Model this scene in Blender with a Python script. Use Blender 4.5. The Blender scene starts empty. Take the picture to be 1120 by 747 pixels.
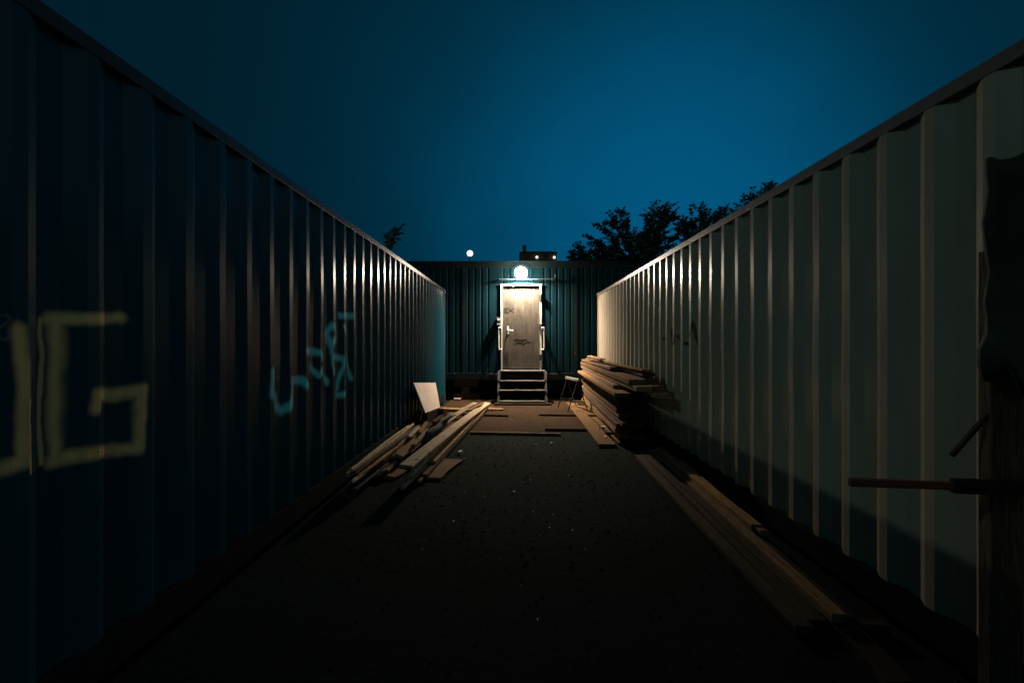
import bpy, math, random
from mathutils import Vector, Matrix, Euler
R = random.Random(11)
S = bpy.context.scene
C = S.collection
EYE = 1.42
F = 534.0
YAW = 0.01124
# ------------------------------------------------------------------ measuring helpers (photo pixel -> metres)
def ray(px, py):
    v = Vector(((px-560)/F, 1, -(py-373.5)/F))
    return Matrix.Rotation(YAW, 3, 'Z') @ v
def PY(px, py, Y):
    v = ray(px, py); v = v*(Y/v.y); return Vector((v.x, v.y, v.z+EYE))
def PZ(px, py, z):
    v = ray(px, py); v = v*((z-EYE)/v.z); return Vector((v.x, v.y, v.z+EYE))
# ------------------------------------------------------------------ object helpers
ROOTORG = {}
def thing(name, loc, label, cat, group=None, kind=None):
    o = bpy.data.objects.new(name, None); C.objects.link(o); o.location = loc
    o.empty_display_size = .2
    o['label'] = label; o['category'] = cat
    if group: o['group'] = group
    if kind: o['kind'] = kind
    return o
def org(o):
    while o.parent: o = o.parent
    return Vector(o.location)
class MB:
    def __init__(s): s.v = []; s.f = []
    def add(s, vs, fs):
        n = len(s.v); s.v += [Vector(v) for v in vs]; s.f += [tuple(i+n for i in f) for f in fs]
    def box(s, a, b):
        x0, y0, z0 = a; x1, y1, z1 = b
        if x0 > x1: x0, x1 = x1, x0
        if y0 > y1: y0, y1 = y1, y0
        if z0 > z1: z0, z1 = z1, z0
        s.add([(x0,y0,z0),(x1,y0,z0),(x1,y1,z0),(x0,y1,z0),(x0,y0,z1),(x1,y0,z1),(x1,y1,z1),(x0,y1,z1)],
              [(0,3,2,1),(4,5,6,7),(0,1,5,4),(1,2,6,5),(2,3,7,6),(3,0,4,7)])
    def bar(s, p, q, w, t, up=Vector((0,0,1))):
        p = Vector(p); q = Vector(q); d = (q-p).normalized()
        if abs(d.dot(up)) > .99: up = Vector((0,1,0))
        sd = d.cross(up).normalized(); u = sd.cross(d).normalized()
        vs = []
        for c in (p, q):
            for a, b in ((-1,-1),(1,-1),(1,1),(-1,1)): vs.append(c+sd*w/2*a+u*t/2*b)
        s.add(vs, [(0,1,2,3),(7,6,5,4),(0,4,5,1),(1,5,6,2),(2,6,7,3),(3,7,4,0)])
    def tube(s, pts, r, n=10, cap=True):
        pts = [Vector(p) for p in pts]
        rs = r if isinstance(r, (list, tuple)) else [r]*len(pts)
        base = len(s.v); ref = None
        for i, p in enumerate(pts):
            d = (pts[min(i+1, len(pts)-1)]-pts[max(i-1, 0)]).normalized()
            if ref is None:
                ref = Vector((0,0,1)) if abs(d.z) < .9 else Vector((1,0,0))
            a = d.cross(ref).normalized(); b = a.cross(d).normalized(); ref = b
            for k in range(n):
                t = 2*math.pi*k/n
                s.v.append(p+a*math.cos(t)*rs[i]+b*math.sin(t)*rs[i])
        for i in range(len(pts)-1):
            for k in range(n):
                a0 = base+i*n+k; a1 = base+i*n+(k+1) % n
                s.f.append((a0, a1, a1+n, a0+n))
        if cap:
            s.f.append(tuple(base+k for k in range(n))[::-1])
            s.f.append(tuple(base+(len(pts)-1)*n+k for k in range(n)))
    def sphere(s, c, r, nu=16, nv=10, sc=(1,1,1)):
        c = Vector(c); base = len(s.v)
        for j in range(1, nv):
            ph = math.pi*j/nv
            for i in range(nu):
                th = 2*math.pi*i/nu
                s.v.append(c+Vector((math.sin(ph)*math.cos(th)*r*sc[0], math.sin(ph)*math.sin(th)*r*sc[1], math.cos(ph)*r*sc[2])))
        t = len(s.v); s.v.append(c+Vector((0,0,r*sc[2]))); b = len(s.v); s.v.append(c-Vector((0,0,r*sc[2])))
        for j in range(nv-2):
            for i in range(nu):
                a = base+j*nu+i; a2 = base+j*nu+(i+1) % nu
                s.f.append((a, a+nu, a2+nu, a2))
        for i in range(nu):
            s.f.append((t, base+i, base+(i+1) % nu))
            s.f.append((b, base+(nv-2)*nu+(i+1) % nu, base+(nv-2)*nu+i))
    def build(s, name, m, parent=None, smooth=False, bevel=0):
        o0 = org(parent) if parent else Vector((0,0,0))
        me = bpy.data.meshes.new(name)
        me.from_pydata([tuple(v-o0) for v in s.v], [], s.f); me.update()
        if smooth:
            for p in me.polygons: p.use_smooth = True
        if m: me.materials.append(m)
        o = bpy.data.objects.new(name, me); C.objects.link(o)
        if parent: o.parent = parent
        if bevel:
            b = o.modifiers.new('bevel', 'BEVEL'); b.width = bevel; b.segments = 2; b.limit_method = 'ANGLE'
        return o
# ------------------------------------------------------------------ materials
class NT:
    def __init__(s, name):
        s.m = bpy.data.materials.new(name); s.m.use_nodes = True
        s.t = s.m.node_tree; s.b = s.t.nodes['Principled BSDF']
    def n(s, typ, **kw):
        nd = s.t.nodes.new(typ)
        for k, v in kw.items(): setattr(nd, k, v)
        return nd
    def l(s, a, b): s.t.links.new(a, b)
    def math(s, op, a, b=None, c=None, clamp=False):
        nd = s.n('ShaderNodeMath', operation=op); nd.use_clamp = clamp
        for i, x in enumerate((a, b, c)):
            if x is None: continue
            if hasattr(x, 'links'): s.l(x, nd.inputs[i])
            else: nd.inputs[i].default_value = x
        return nd.outputs[0]
    def vmath(s, op, a, b=None):
        nd = s.n('ShaderNodeVectorMath', operation=op)
        for i, x in enumerate((a, b)):
            if x is None: continue
            if hasattr(x, 'links'): s.l(x, nd.inputs[i])
            else: nd.inputs[i].default_value = x
        return nd
    def obj(s): return s.n('ShaderNodeTexCoord').outputs['Object']
    def noise(s, co, scale, detail=4, rough=.6, stretch=None):
        if stretch:
            mp = s.n('ShaderNodeMapping'); mp.inputs['Scale'].default_value = stretch; s.l(co, mp.inputs[0]); co = mp.outputs[0]
        nd = s.n('ShaderNodeTexNoise'); nd.inputs['Scale'].default_value = scale
        nd.inputs['Detail'].default_value = detail; nd.inputs['Roughness'].default_value = rough
        s.l(co, nd.inputs['Vector']); return nd.outputs['Fac']
    def ramp(s, fac, stops):
        nd = s.n('ShaderNodeValToRGB'); e = nd.color_ramp.elements
        while len(e) < len(stops): e.new(.5)
        for i, (p, c) in enumerate(stops):
            e[i].position = p; e[i].color = tuple(c)+(1,) if isinstance(c, (tuple, list)) else (c, c, c, 1)
        s.l(fac, nd.inputs[0]); return nd.outputs[0]
    def mix(s, fac, a, b):
        nd = s.n('ShaderNodeMix', data_type='RGBA')
        for sock, x in ((nd.inputs[0], fac), (nd.inputs[6], a), (nd.inputs[7], b)):
            if hasattr(x, 'links'): s.l(x, sock)
            elif isinstance(x, (tuple, list)): sock.default_value = tuple(x)+(1,)
            else: sock.default_value = x
        return nd.outputs[2]
    def bump(s, h, st=.3, dist=.01):
        nd = s.n('ShaderNodeBump'); nd.inputs['Strength'].default_value = st; nd.inputs['Distance'].default_value = dist
        s.l(h, nd.inputs['Height']); s.l(nd.outputs[0], s.b.inputs['Normal'])
    def out(s, col=None, rough=None, metal=None, spec=None):
        for k, x in (('Base Color', col), ('Roughness', rough), ('Metallic', metal), ('Specular IOR Level', spec)):
            if x is None: continue
            if hasattr(x, 'links'): s.l(x, s.b.inputs[k])
            elif isinstance(x, (tuple, list)): s.b.inputs[k].default_value = tuple(x)+(1,)
            else: s.b.inputs[k].default_value = x
        return s.m

def paint_mat(name, base, dirt, rust=(.10,.045,.02), rlo=.38, rhi=.6, strokes=(), dirtamt=.5, rustamt=.62, spec=.5):
    """old container paint; strokes = [(colour, opacity, [(y0,z0,y1,z1,w), ...]), ...] sprayed along local y/z"""
    T = NT(name); co = T.obj()
    big = T.noise(co, 1.3, 5, .6); streak = T.noise(co, 3.0, 5, .65, (1, 7, .35)); fine = T.noise(co, 38, 4, .6)
    c = T.mix(T.ramp(big, [(.3, 0), (.75, dirtamt)]), base, dirt)
    c = T.mix(T.math('MULTIPLY', T.ramp(streak, [(.5, 0), (.8, 1)]), dirtamt), c, dirt)
    spot = T.noise(co, 9, 8, .7)
    rmask = T.ramp(T.math('MULTIPLY', spot, T.math('ADD', streak, .5)), [(rustamt, 0), (rustamt+.05, 1)])
    c = T.mix(rmask, c, rust)
    sep = T.n('ShaderNodeSeparateXYZ'); T.l(co, sep.inputs[0])
    comb = T.n('ShaderNodeCombineXYZ'); T.l(sep.outputs[1], comb.inputs[0]); T.l(sep.outputs[2], comb.inputs[1])
    if strokes:
        wn = T.n('ShaderNodeTexNoise'); wn.inputs['Scale'].default_value = 6; T.l(co, wn.inputs['Vector'])
        wob = T.vmath('SCALE', T.vmath('SUBTRACT', wn.outputs['Color'], (.5, .5, .5)).outputs[0]); wob.inputs[3].default_value = .05
        flat = T.vmath('MULTIPLY', wob.outputs[0], (1, 1, 0)).outputs[0]
        P = T.vmath('ADD', comb.outputs[0], flat).outputs[0]
        for colr, op, segs in strokes:
            acc = None
            for (y0, z0, y1, z1, w) in segs:
                d = Vector((y1-y0, z1-z0, 0)); L2 = max(d.length_squared, 1e-6)
                pa = T.vmath('SUBTRACT', P, (y0, z0, 0)).outputs[0]
                h = T.math('DIVIDE', T.vmath('DOT_PRODUCT', pa, tuple(d)).outputs['Value'], L2, clamp=True)
                sc = T.n('ShaderNodeVectorMath', operation='SCALE'); sc.inputs[0].default_value = tuple(d); T.l(h, sc.inputs[3])
                dist = T.vmath('LENGTH', T.vmath('SUBTRACT', pa, sc.outputs[0]).outputs[0]).outputs['Value']
                m = T.n('ShaderNodeMapRange', interpolation_type='SMOOTHSTEP')
                m.inputs[1].default_value = w*.12; m.inputs[2].default_value = w*1.0; m.inputs[3].default_value = 1; m.inputs[4].default_value = 0
                T.l(dist, m.inputs[0])
                acc = m.outputs[0] if acc is None else T.math('MAXIMUM', acc, m.outputs[0])
            acc = T.math('MULTIPLY', acc, T.math('MULTIPLY_ADD', T.math('ADD', T.math('MULTIPLY', big, .6), T.math('MULTIPLY', streak, .4)), 1.5, op-.8, clamp=True))
            c = T.mix(acc, c, colr)
    T.bump(T.math('ADD', T.math('MULTIPLY', fine, .12), T.math('MULTIPLY', big, 1.2)), .15, .012)
    r = T.ramp(T.math('ADD', T.math('MULTIPLY', fine, .4), T.math('MULTIPLY', big, .6)), [(.3, rlo), (.7, rhi)])
    return T.out(c, r, None, spec)

def wood_mat(name, light, dark, grey, knots=False, upright=False):
    T = NT(name); co = T.obj()
    rnd = T.n('ShaderNodeObjectInfo').outputs['Random']
    off = T.n('ShaderNodeCombineXYZ'); T.l(T.math('MULTIPLY', rnd, 37), off.inputs[0]); T.l(T.math('MULTIPLY', rnd, 11), off.inputs[1])
    if upright:
        mp0 = T.n('ShaderNodeMapping'); mp0.inputs['Rotation'].default_value = (0, math.radians(90), 0); T.l(co, mp0.inputs[0]); co = mp0.outputs[0]
    p = T.vmath('ADD', co, off.outputs[0]).outputs[0]
    g = T.noise(p, 5, 7, .7, (.35, 9, 9)); g2 = T.noise(p, 2.2, 4, .6, (.6, 2, 2)); f = T.noise(p, 20, 3, .6, (.5, 12, 12))
    c = T.mix(T.ramp(g, [(.38, 0), (.62, 1)]), light, dark)
    c = T.mix(T.math('MULTIPLY', T.ramp(g2, [(.42, 0), (.7, 1)]), .75), c, grey)
    c = T.mix(T.math('MULTIPLY', T.ramp(f, [(.46, 0), (.60, 1)]), .7), c, tuple(x*.35 for x in dark))
    if knots:
        vo = T.n('ShaderNodeTexVoronoi'); vo.inputs['Scale'].default_value = 2.6
        mp = T.n('ShaderNodeMapping'); mp.inputs['Scale'].default_value = (1, 2.2, 2.2); T.l(p, mp.inputs[0]); T.l(mp.outputs[0], vo.inputs['Vector'])
        c = T.mix(T.ramp(vo.outputs['Distance'], [(.07, 1), (.13, 0)]), c, (.03, .018, .01))
    v = T.math('MULTIPLY_ADD', rnd, .85, .42)
    mul = T.n('ShaderNodeMix', data_type='RGBA', blend_type='MULTIPLY'); mul.inputs[0].default_value = 1
    T.l(c, mul.inputs[6]); gv = T.n('ShaderNodeCombineColor')
    for i in range(3): T.l(v, gv.inputs[i])
    T.l(gv.outputs[0], mul.inputs[7])
    T.bump(T.math('ADD', g, T.math('MULTIPLY', f, .5)), .5, .006)
    return T.out(mul.outputs[2], .85, spec=.06)

def simple_mat(name, col, rough=.6, metal=0, var=.3, scale=12, spec=.5):
    T = NT(name); co = T.obj(); n = T.noise(co, scale, 5, .65)
    c = T.mix(T.ramp(n, [(.3, 0), (.75, 1)]), col, tuple(x*(1-var) for x in col))
    T.bump(n, .15, .004)
    r = T.ramp(n, [(.3, max(.05, rough-.12)), (.7, min(1, rough+.12))])
    return T.out(c, r, metal, spec)
def emit_mat(name, col, st):
    T = NT(name); T.b.inputs['Base Color'].default_value = (.6,.6,.6,1)
    T.b.inputs['Emission Color'].default_value = col+(1,); T.b.inputs['Emission Strength'].default_value = st
    return T.m
# ------------------------------------------------------------------ container geometry facts
WL, WR = -1.648, 1.856
ZL, ZR = 2.598, 2.533
LORG = Vector((-2.87, 5.04, .08)); RORG = Vector((3.08, 5.29, .06))
def wl(px, py):      # a point of the left wall seen at that place, in its container's own y/z
    v = ray(px, py); v = v*(WL/v.x); return (v.y-LORG.y, v.z+EYE-LORG.z)
def wr(px, py):
    v = ray(px, py); v = v*(WR/v.x); return (v.y-RORG.y, v.z+EYE-RORG.z)
def poly(fn, pts, w):
    q = [fn(*p) for p in pts]
    return [(q[i][0], q[i][1], q[i+1][0], q[i+1][1], w) for i in range(len(q)-1)]
def z8(pts): return [(290+x/5.745, 330+y/5.745) for x, y in pts]
def z7(pts): return [(700+x/10.67, 330+y/10.67) for x, y in pts]
olive = (.70, .50, .22)
G = []
G += poly(wl, [(141, 348), (66, 349)], .042)
G += poly(wl, [(74, 351), (72, 500)], .052)
G += poly(wl, [(57, 350), (55, 505)], .018)
G += poly(wl, [(66, 503), (154, 490), (157, 427), (108, 433), (105, 447)], .044)
G += poly(wl, [(24, 362), (29, 425), (27, 502), (-2, 517)], .040)
G += poly(wl, [(38, 440), (36, 515)], .010)
cy = (.14, .62, .70)
B = []
B += poly(wl, z8([(60,440),(54,580),(95,600),(100,660),(130,692),(165,655),(180,600),(180,490),(250,492),(270,530)]), .055)
B += poly(wl, z8([(275,310),(355,322),(380,370),(382,450),(412,505)]), .052)
B += poly(wl, z8([(315,405),(350,465),(362,425)]), .045)
B += poly(wl, z8([(430,150),(410,200),(425,262),(465,232),(462,175),(430,150)]), .055)
B += poly(wl, z8([(425,262),(432,380),(438,450)]), .036)
B += poly(wl, z8([(440,345),(500,352),(500,410),(480,500),(472,590),(520,570),(524,600),(515,500)]), .05)
B += poly(wl, z8([(490,85),(560,90)]), .045)
B += poly(wl, z8([(505,150),(530,320),(553,485)]), .04)
curl = poly(wl, [(2,348),(12,345),(16,352),(8,358),(2,365),(10,374),(16,368)], .007)
K = []
K += poly(wr, z7([(275,270),(285,400),(250,440)]), .036)
K += poly(wr, z7([(335,330),(340,480),(390,475),(395,400)]), .038)
K += poly(wr, z7([(415,400),(440,460),(465,400)]), .036)
K += poly(wr, z7([(500,480),(560,500),(600,250),(615,400),(650,525)]), .038)
M = {}
M['blue'] = paint_mat('blue_paint', (.005, .046, .070), (.005, .025, .034), strokes=[(olive, .8, G), (cy, 1.0, B), ((.2,.22,.16), .4, curl)], rlo=.20, rhi=.28, dirtamt=.5, rustamt=.75, spec=.10)
M['bluerail'] = paint_mat('blue_rail_paint', (.020, .032, .040), (.02, .022, .022), rlo=.24, rhi=.34, spec=.15)
M['cream'] = paint_mat('cream_paint', (.40, .35, .27), (.24, .21, .16), strokes=[((.012,.012,.014), .95, K)], rlo=.20, rhi=.29, dirtamt=.4, rustamt=.80, spec=.25)
M['creamrail'] = paint_mat('cream_rail_paint', (.20, .165, .125), (.10, .085, .065), rlo=.26, rhi=.38, rustamt=.8)
M['teal'] = paint_mat('teal_paint', (.0040, .021, .031), (.002, .010, .014), rlo=.5, rhi=.7, dirtamt=.55, rustamt=.85, spec=.03)
M['tealdark'] = paint_mat('dark_teal_paint', (.008, .018, .021), (.008, .011, .011), rlo=.6, rhi=.7, spec=.06)
M['shaderail'] = simple_mat('shaded_rail_paint', (.010,.014,.014), .9, 0, .5, 8, .03)  # near black: the shade along the bottom rails is put into this colour
M['steel'] = simple_mat('galvanised_steel', (.55, .56, .55), .42, .55, .3, 30)
M['whitemetal'] = simple_mat('white_enamelled_steel', (.55, .54, .50), .4, 0, .25, 25)
M['darkmetal'] = simple_mat('dark_steel', (.05, .05, .05), .5, .3, .4, 20)
M['black'] = simple_mat('black_marker', (.015, .012, .012), .6)
M['wood'] = wood_mat('weathered_timber', (.44, .28, .15), (.22, .13, .07), (.24, .19, .15))
M['pale'] = wood_mat('pale_timber', (.80, .62, .41), (.55, .39, .24), (.50, .41, .30), knots=True)
M['pine'] = wood_mat('yellow_pine', (.50, .29, .12), (.34, .18, .08), (.28, .185, .10), knots=True)
M['greywood'] = wood_mat('grey_timber', (.10, .072, .048), (.05, .036, .025), (.05, .042, .034))
M['ply'] = simple_mat('pale_board', (.62, .50, .41), .7, 0, .25, 6)
M['bark'] = simple_mat('bark', (.10, .075, .05), .9, 0, .5, 9, .2)
M['redpaint'] = simple_mat('faded_red_paint', (.28, .075, .05), .7, 0, .4, 14, .2)
# ------------------------------------------------------------------ corrugated containers
def corr(y0, y1, phase, pitch=.278, flat=.052, slope=.068, depth=.036):
    """list of (y, d) with d = 0 on the outer flats"""
    out = []; k = math.floor((y0-phase)/pitch)-1
    y = phase+k*pitch
    pts = []
    while y < y1+pitch:
        pts += [(y-flat/2, 0), (y+flat/2, 0), (y+flat/2+slope, depth), (y+pitch-flat/2-slope, depth)]
        y += pitch
    pts = [p for p in pts if y0+.02 < p[0] < y1-.02]
    return [(y0, 0)]+pts+[(y1, 0)]
def container(name, label, face, side, y0, y1, zb, zt, phase, mp, mr, o, seed):
    """side = +1: its body lies towards +x from its face"""
    t = thing(name, o, label, 'container')
    W = 2.438; rr = random.Random(seed)
    xo = face; xb = face+side*W
    # side panels with small dents in the sheet
    from mathutils import noise as mn
    for (fx, sd, nm) in ((xo, side, 0), (xb, -side, 1)):
        m = MB(); pr = corr(y0+.16, y1-.16, phase); nz = 16 if nm == 0 else 1
        za, zc = zb+.155, zt-.062
        grid = []
        for j in range(nz+1):
            z = za+(zc-za)*j/nz
            for (y, d) in pr:
                e = 0
                e = math.sin(math.pi*j/nz)**.7*(.007*mn.noise(Vector((y*1.1+seed, z*1.6, seed)))+.002*mn.noise(Vector((y*7, z*2, seed)))) if 0 < j < nz else 0
                grid.append((fx+sd*(d+.004)+e, y, z))
        n = len(pr); fs = []
        for j in range(nz):
            for i in range(n-1):
                a = j*n+i; q = (a, a+1, a+1+n, a+n)
                fs.append(q if sd < 0 else q[::-1])
        m.add(grid, fs); m.build('side_panel', mp, t)
        m = MB(); m.box((fx, y0+.16, zt-.062), (fx+sd*.06, y1-.16, zt)); m.build('top_rail', mr, t, bevel=.004)
        m = MB(); m.box((fx, y0+.16, zb), (fx+sd*.05, y1-.16, zb+.155)); m.build('bottom_rail', M['shaderail'], t, bevel=.004)
    for fx, sd in ((xo, side), (xb, -side)):
        for yy, s in ((y0, 1), (y1, -1)):
            m = MB(); m.box((fx, yy, zb+.118), (fx+sd*.16, yy+s*.16, zt-.118)); m.build('corner_post', mr, t, bevel=.006)
            for za, zc in ((zb, zb+.118), (zt-.118, zt+.006)):
                m = MB(); m.box((fx-sd*.006, yy-s*.006, za), (fx+sd*.162, yy+s*.178, zc))
                c = m.build('corner_casting', mr, t, bevel=.006)
                h = MB(); zz = (za+zc)/2
                pts = [(fx-sd*.0085, yy+s*.089+.030*math.cos(a*math.pi/8), zz+.042*math.sin(a*math.pi/8)) for a in range(16)]
                h.add(pts, [tuple(range(16))]); h.build('casting_hole', M['black'], c)
    for yy, s in ((y0, 1), (y1, -1)):
        m = MB(); xa = min(xo, xb)+.16; xc = max(xo, xb)-.16
        pr = corr(xa, xc, xa+.2); vs = []
        for z in (zb+.12, zt-.06):
            for (x, d) in pr: vs.append((x, yy+s*(.01+d), z))
        n = len(pr); m.add(vs, [(i, i+1, i+1+n, i+n) for i in range(n-1)]); m.build('end_panel', mp, t)
        m = MB(); m.box((xa, yy, zt-.06), (xc, yy+s*.06, zt)); m.build('end_header', mr, t); m = MB(); m.box((xa, yy, zb), (xc, yy+s*.06, zb+.12)); m.build('end_sill', mr, t)
    m = MB(); m.box((min(xo, xb)+.06, y0+.06, zt-.03), (max(xo, xb)-.06, y1-.06, zt-.008)); m.build('roof', mp, t)
    m = MB(); m.box((min(xo, xb)+.052, y0+.062, zb+.10), (max(xo, xb)-.052, y1-.062, zb+.14)); m.build('base', M['darkmetal'], t)
    return t
container('shipping_container', 'long blue corrugated steel container with spray-painted letters along the left side', WL, -1, 11.14-12.19, 11.14, .08, ZL, 2.439, M['blue'], M['bluerail'], LORG, 3)
container('shipping_container', 'long pale cream corrugated steel container along the right side, lit at its far end', WR, 1, 11.39-12.19, 11.39, .06, ZR, 3.06, M['cream'], M['creamrail'], RORG, 8)
for (x, lab) in ((WL, 'blue'), (WR, 'cream')):
    for y, w in ((11.0 if x < 0 else 11.2, 'far'), (-.7, 'near')):
        sx = -1 if x < 0 else 1
        m = MB(); m.box((x+sx*.02, y-.12, 0), (x+sx*2.4, y+.12, .078 if x < 0 else .058))
        o = m.build('timber_bearer', M['greywood'], None, bevel=.005)
        o['label'] = 'grey timber bearer under the %s end of the %s container' % (w, lab); o['category'] = 'timber'
# ------------------------------------------------------------------ office module
YW = 11.8
OX0, OX1, OZ0, OZ1 = -6.2, 5.9, .50, 3.335
off_ = thing('site_office', (0, YW+1.2, .5), 'dark teal portable site office with lit grey door closing the far end', 'portable office')
m = MB()
def officewall(m, x0, x1, z0, z1):
    pr = []; x = x0; k = 0; p = .16
    pr.append((x0, 0))
    x = x0+.03
    while x+p < x1-.02:
        pr += [(x, 0), (x+.012, .008), (x+.05, .008), (x+.062, 0)]
        x += p
    pr.append((x1, 0)); n = len(pr); vs = [(a, YW+d, z) for z in (z0, z1) for a, d in pr]
    m.add(vs, [(i, i+1, i+1+n, i+n) for i in range(n-1)])
DX0, DX1 = PY(547.6, 320, YW).x, PY(592.4, 320, YW).x
DZ0, DZ1 = PY(570, 404.5, YW).z, PY(570, 311, YW).z
officewall(m, OX0+.15, DX0, OZ0+.16, OZ1-.14); officewall(m, DX1, OX1-.15, OZ0+.16, OZ1-.14); officewall(m, DX0, DX1, DZ1, OZ1-.14)
m.build('wall', M['teal'], off_)
m = MB(); m.box((OX0, YW-.02, OZ1-.14), (OX1, YW+.06, OZ1)); m.build('roof_rail', M['tealdark'], off_, bevel=.004)
m = MB(); m.box((OX0, YW-.045, OZ1), (OX1, YW+.03, OZ1+.022)); m.build('roof_flashing', M['tealdark'], off_)
m = MB(); m.box((OX0, YW-.02, OZ0), (DX0-.01, YW+.06, OZ0+.16)); m.box((DX1+.01, YW-.02, OZ0), (OX1, YW+.06, OZ0+.16)); m.box((DX0-.01, YW-.018, OZ0), (DX1+.01, YW+.06, OZ0+.159)); m.build('floor_rail', M['tealdark'], off_, bevel=.004)
for x in (OX0, OX1-.15):
    m = MB(); m.box((x, YW-.018, OZ0+.161), (x+.15, YW+.12, OZ1-.141)); m.build('corner_post', M['tealdark'], off_)
for px in (507, 630):
    x = PY(px, 340, YW).x
    m = MB(); m.box((x-.035, YW-.008, OZ0+.161), (x+.035, YW+.002, OZ1-.141)); m.build('seam_cover', M['tealdark'], off_, bevel=.002)
m = MB(); m.box((OX0+.01, YW+.13, OZ0+.01), (OX1-.01, YW+2.43, OZ0+.15)); m.build('floor', M['darkmetal'], off_)
m = MB(); m.box((OX0+.01, YW+.07, OZ1-.06), (OX1-.01, YW+2.43, OZ1-.01)); m.build('roof', M['tealdark'], off_)
m = MB(); m.box((OX0+.02, YW+2.36, OZ0+.151), (OX1-.02, YW+2.42, OZ1-.061)); m.box((OX0+.02, YW+.13, OZ0+.151), (OX0+.07, YW+2.355, OZ1-.061)); m.box((OX1-.07, YW+.13, OZ0+.151), (OX1-.02, YW+2.355, OZ1-.061)); m.build('wall', M['teal'], off_)
# door
T = NT('grey_door_paint'); co = T.obj()
sep = T.n('ShaderNodeSeparateXYZ'); T.l(co, sep.inputs[0])
big = T.noise(co, 3.5, 6, .65); st = T.noise(co, 5, 5, .65, (5, 1, .4)); fn = T.noise(co, 50, 3)
c = T.mix(T.ramp(big, [(.35, 0), (.7, 1)]), (.056, .050, .041), (.037, .032, .025)); c = T.mix(T.math('MULTIPLY', T.ramp(st, [(.5, 0), (.75, 1)]), .6), c, (.13, .105, .08))
T.bump(T.math('ADD', big, T.math('MULTIPLY', fn, .2)), .25, .01); M['door'] = T.out(c, T.ramp(st, [(.3, .38), (.7, .62)]), .15)
fw = .045
m = MB(); m.box((DX0+fw, YW+.012, DZ0+.03), (DX1-fw, YW+.05, DZ1-fw)); door = m.build('door', M['door'], off_, bevel=.003)
m = MB()
m.box((DX0, YW-.03, DZ0), (DX0+fw-.003, YW+.05, DZ1-fw)); m.box((DX1-fw+.003, YW-.03, DZ0), (DX1, YW+.05, DZ1-fw)); m.box((DX0-.006, YW-.034, DZ1-fw+.001), (DX1+.006, YW+.05, DZ1+.004))
m.build('door_frame', M['whitemetal'], door, bevel=.003)
m = MB(); m.box((DX0, YW-.05, DZ0-.035), (DX1, YW+.04, DZ0-.002)); m.build('threshold', M['steel'], door, bevel=.003)
for z in (DZ1-.32, (DZ0+DZ1)/2, DZ0+.3):
    m = MB(); m.box((DX1-fw-.028, YW-.046, z-.07), (DX1-.006, YW-.031, z+.07)); m.tube([(DX1-.03, YW-.05, z-.075), (DX1-.03, YW-.05, z+.075)], .011); m.build('hinge', M['darkmetal'], door)
h = PY(556, 361, YW)
m = MB(); m.box((h.x-.035, YW+.002, h.z-.10), (h.x+.015, YW+.011, h.z+.10)); m.tube([(h.x-.01, YW+.01, h.z), (h.x-.01, YW-.055, h.z)], .011); m.tube([(h.x-.01, YW-.055, h.z), (h.x+.11, YW-.06, h.z-.012)], .012)
m.build('handle', M['steel'], door)
def glyphs(strokes, w, y, name, mat, parent, th=.003):
    m = MB()
    for s in strokes:
        for a, b in zip(s, s[1:]):
            A = PY(a[0], a[1], YW); Bv = PY(b[0], b[1], YW)
            d = (Bv-A).normalized()*w*.3
            m.bar((A.x-d.x, y, A.z-d.z), (Bv.x+d.x, y, Bv.z+d.z), w, th, up=Vector((0,1,0)))
    return m.build(name, mat, parent)
# two short dark capitals on the upper left of the door, and the scrawl below
glyphs([[(555.2,337.2),(552,337.2),(552,341.6),(555.2,341.6)],[(552,339.4),(554.8,339.4)],
        [(556.8,341.6),(556.8,337.2),(558.6,339.9),(560.4,337.2),(560.4,341.6)],[(561.6,341.6),(562.8,337)]], .022, YW+.0095, 'lettering', M['black'], door)
glyphs([[(562,372),(566,370.6),(570,372.2),(576,370.8)],[(563,375.5),(568,374),(573,376.2),(577,373),(579.5,374.2)],[(565,371),(567,375)],[(572,371.5),(570,376)]], .012, YW+.0095, 'scribble', M['black'], door)
# rail over the door
a = PY(545.5, 305.6, YW-.06); b = PY(607, 305.2, YW-.06)
m = MB(); m.tube([a, b, b+Vector((.01, 0, .10))], .010, 8); m.bar(a+Vector((.03,.0,0)), a+Vector((.03,.075,0)), .02, .02); m.bar(b+Vector((-.03,.0,0)), b+Vector((-.03,.075,0)), .02, .02)
m.build('door_rail', simple_mat('dull_steel', (.16,.16,.155), .6, .3, .3, 20), off_)
# grab handles either side
for px, s in ((545.4, 1), (595.2, -1)):
    p1 = PY(px, 358.5, YW-.16); p2 = PY(px, 382, YW-.16); i = Vector((s*.05, 0, 0)); bk = Vector((s*.05, .155, 0))
    m = MB(); m.tube([p1+bk, p1+i, p1+Vector((s*.012,0,.01)), p1-Vector((0,0,.02)), p2+Vector((0,0,.02)), p2+Vector((s*.012,0,-.01)), p2+i, p2+bk], .016, 10)
    m.build('grab_handle', M['whitemetal'], off_, smooth=True)
    m = MB(); m.tube([p1+i+Vector((0,.02,-.02)), p2+i+Vector((0,.02,-.62))], .011, 8); m.build('rail_post', M['darkmetal'], off_)
p = PY(545.6, 351.5, YW)
m = MB(); m.box((p.x-.055, YW-.07, p.z-.10), (p.x+.05, YW+.0, p.z+.09)); kb = m.build('keypad_box', M['darkmetal'], off_, bevel=.006)
m = MB(); m.box((p.x-.035, YW-.076, p.z+.015), (p.x+.035, YW-.071, p.z+.07)); m.build('keypad_cover', M['whitemetal'], kb); m = MB(); m.box((p.x-.035, YW-.076, p.z-.08), (p.x+.035, YW-.071, p.z-.055)); m.build('keypad_label', M['whitemetal'], kb)
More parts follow.
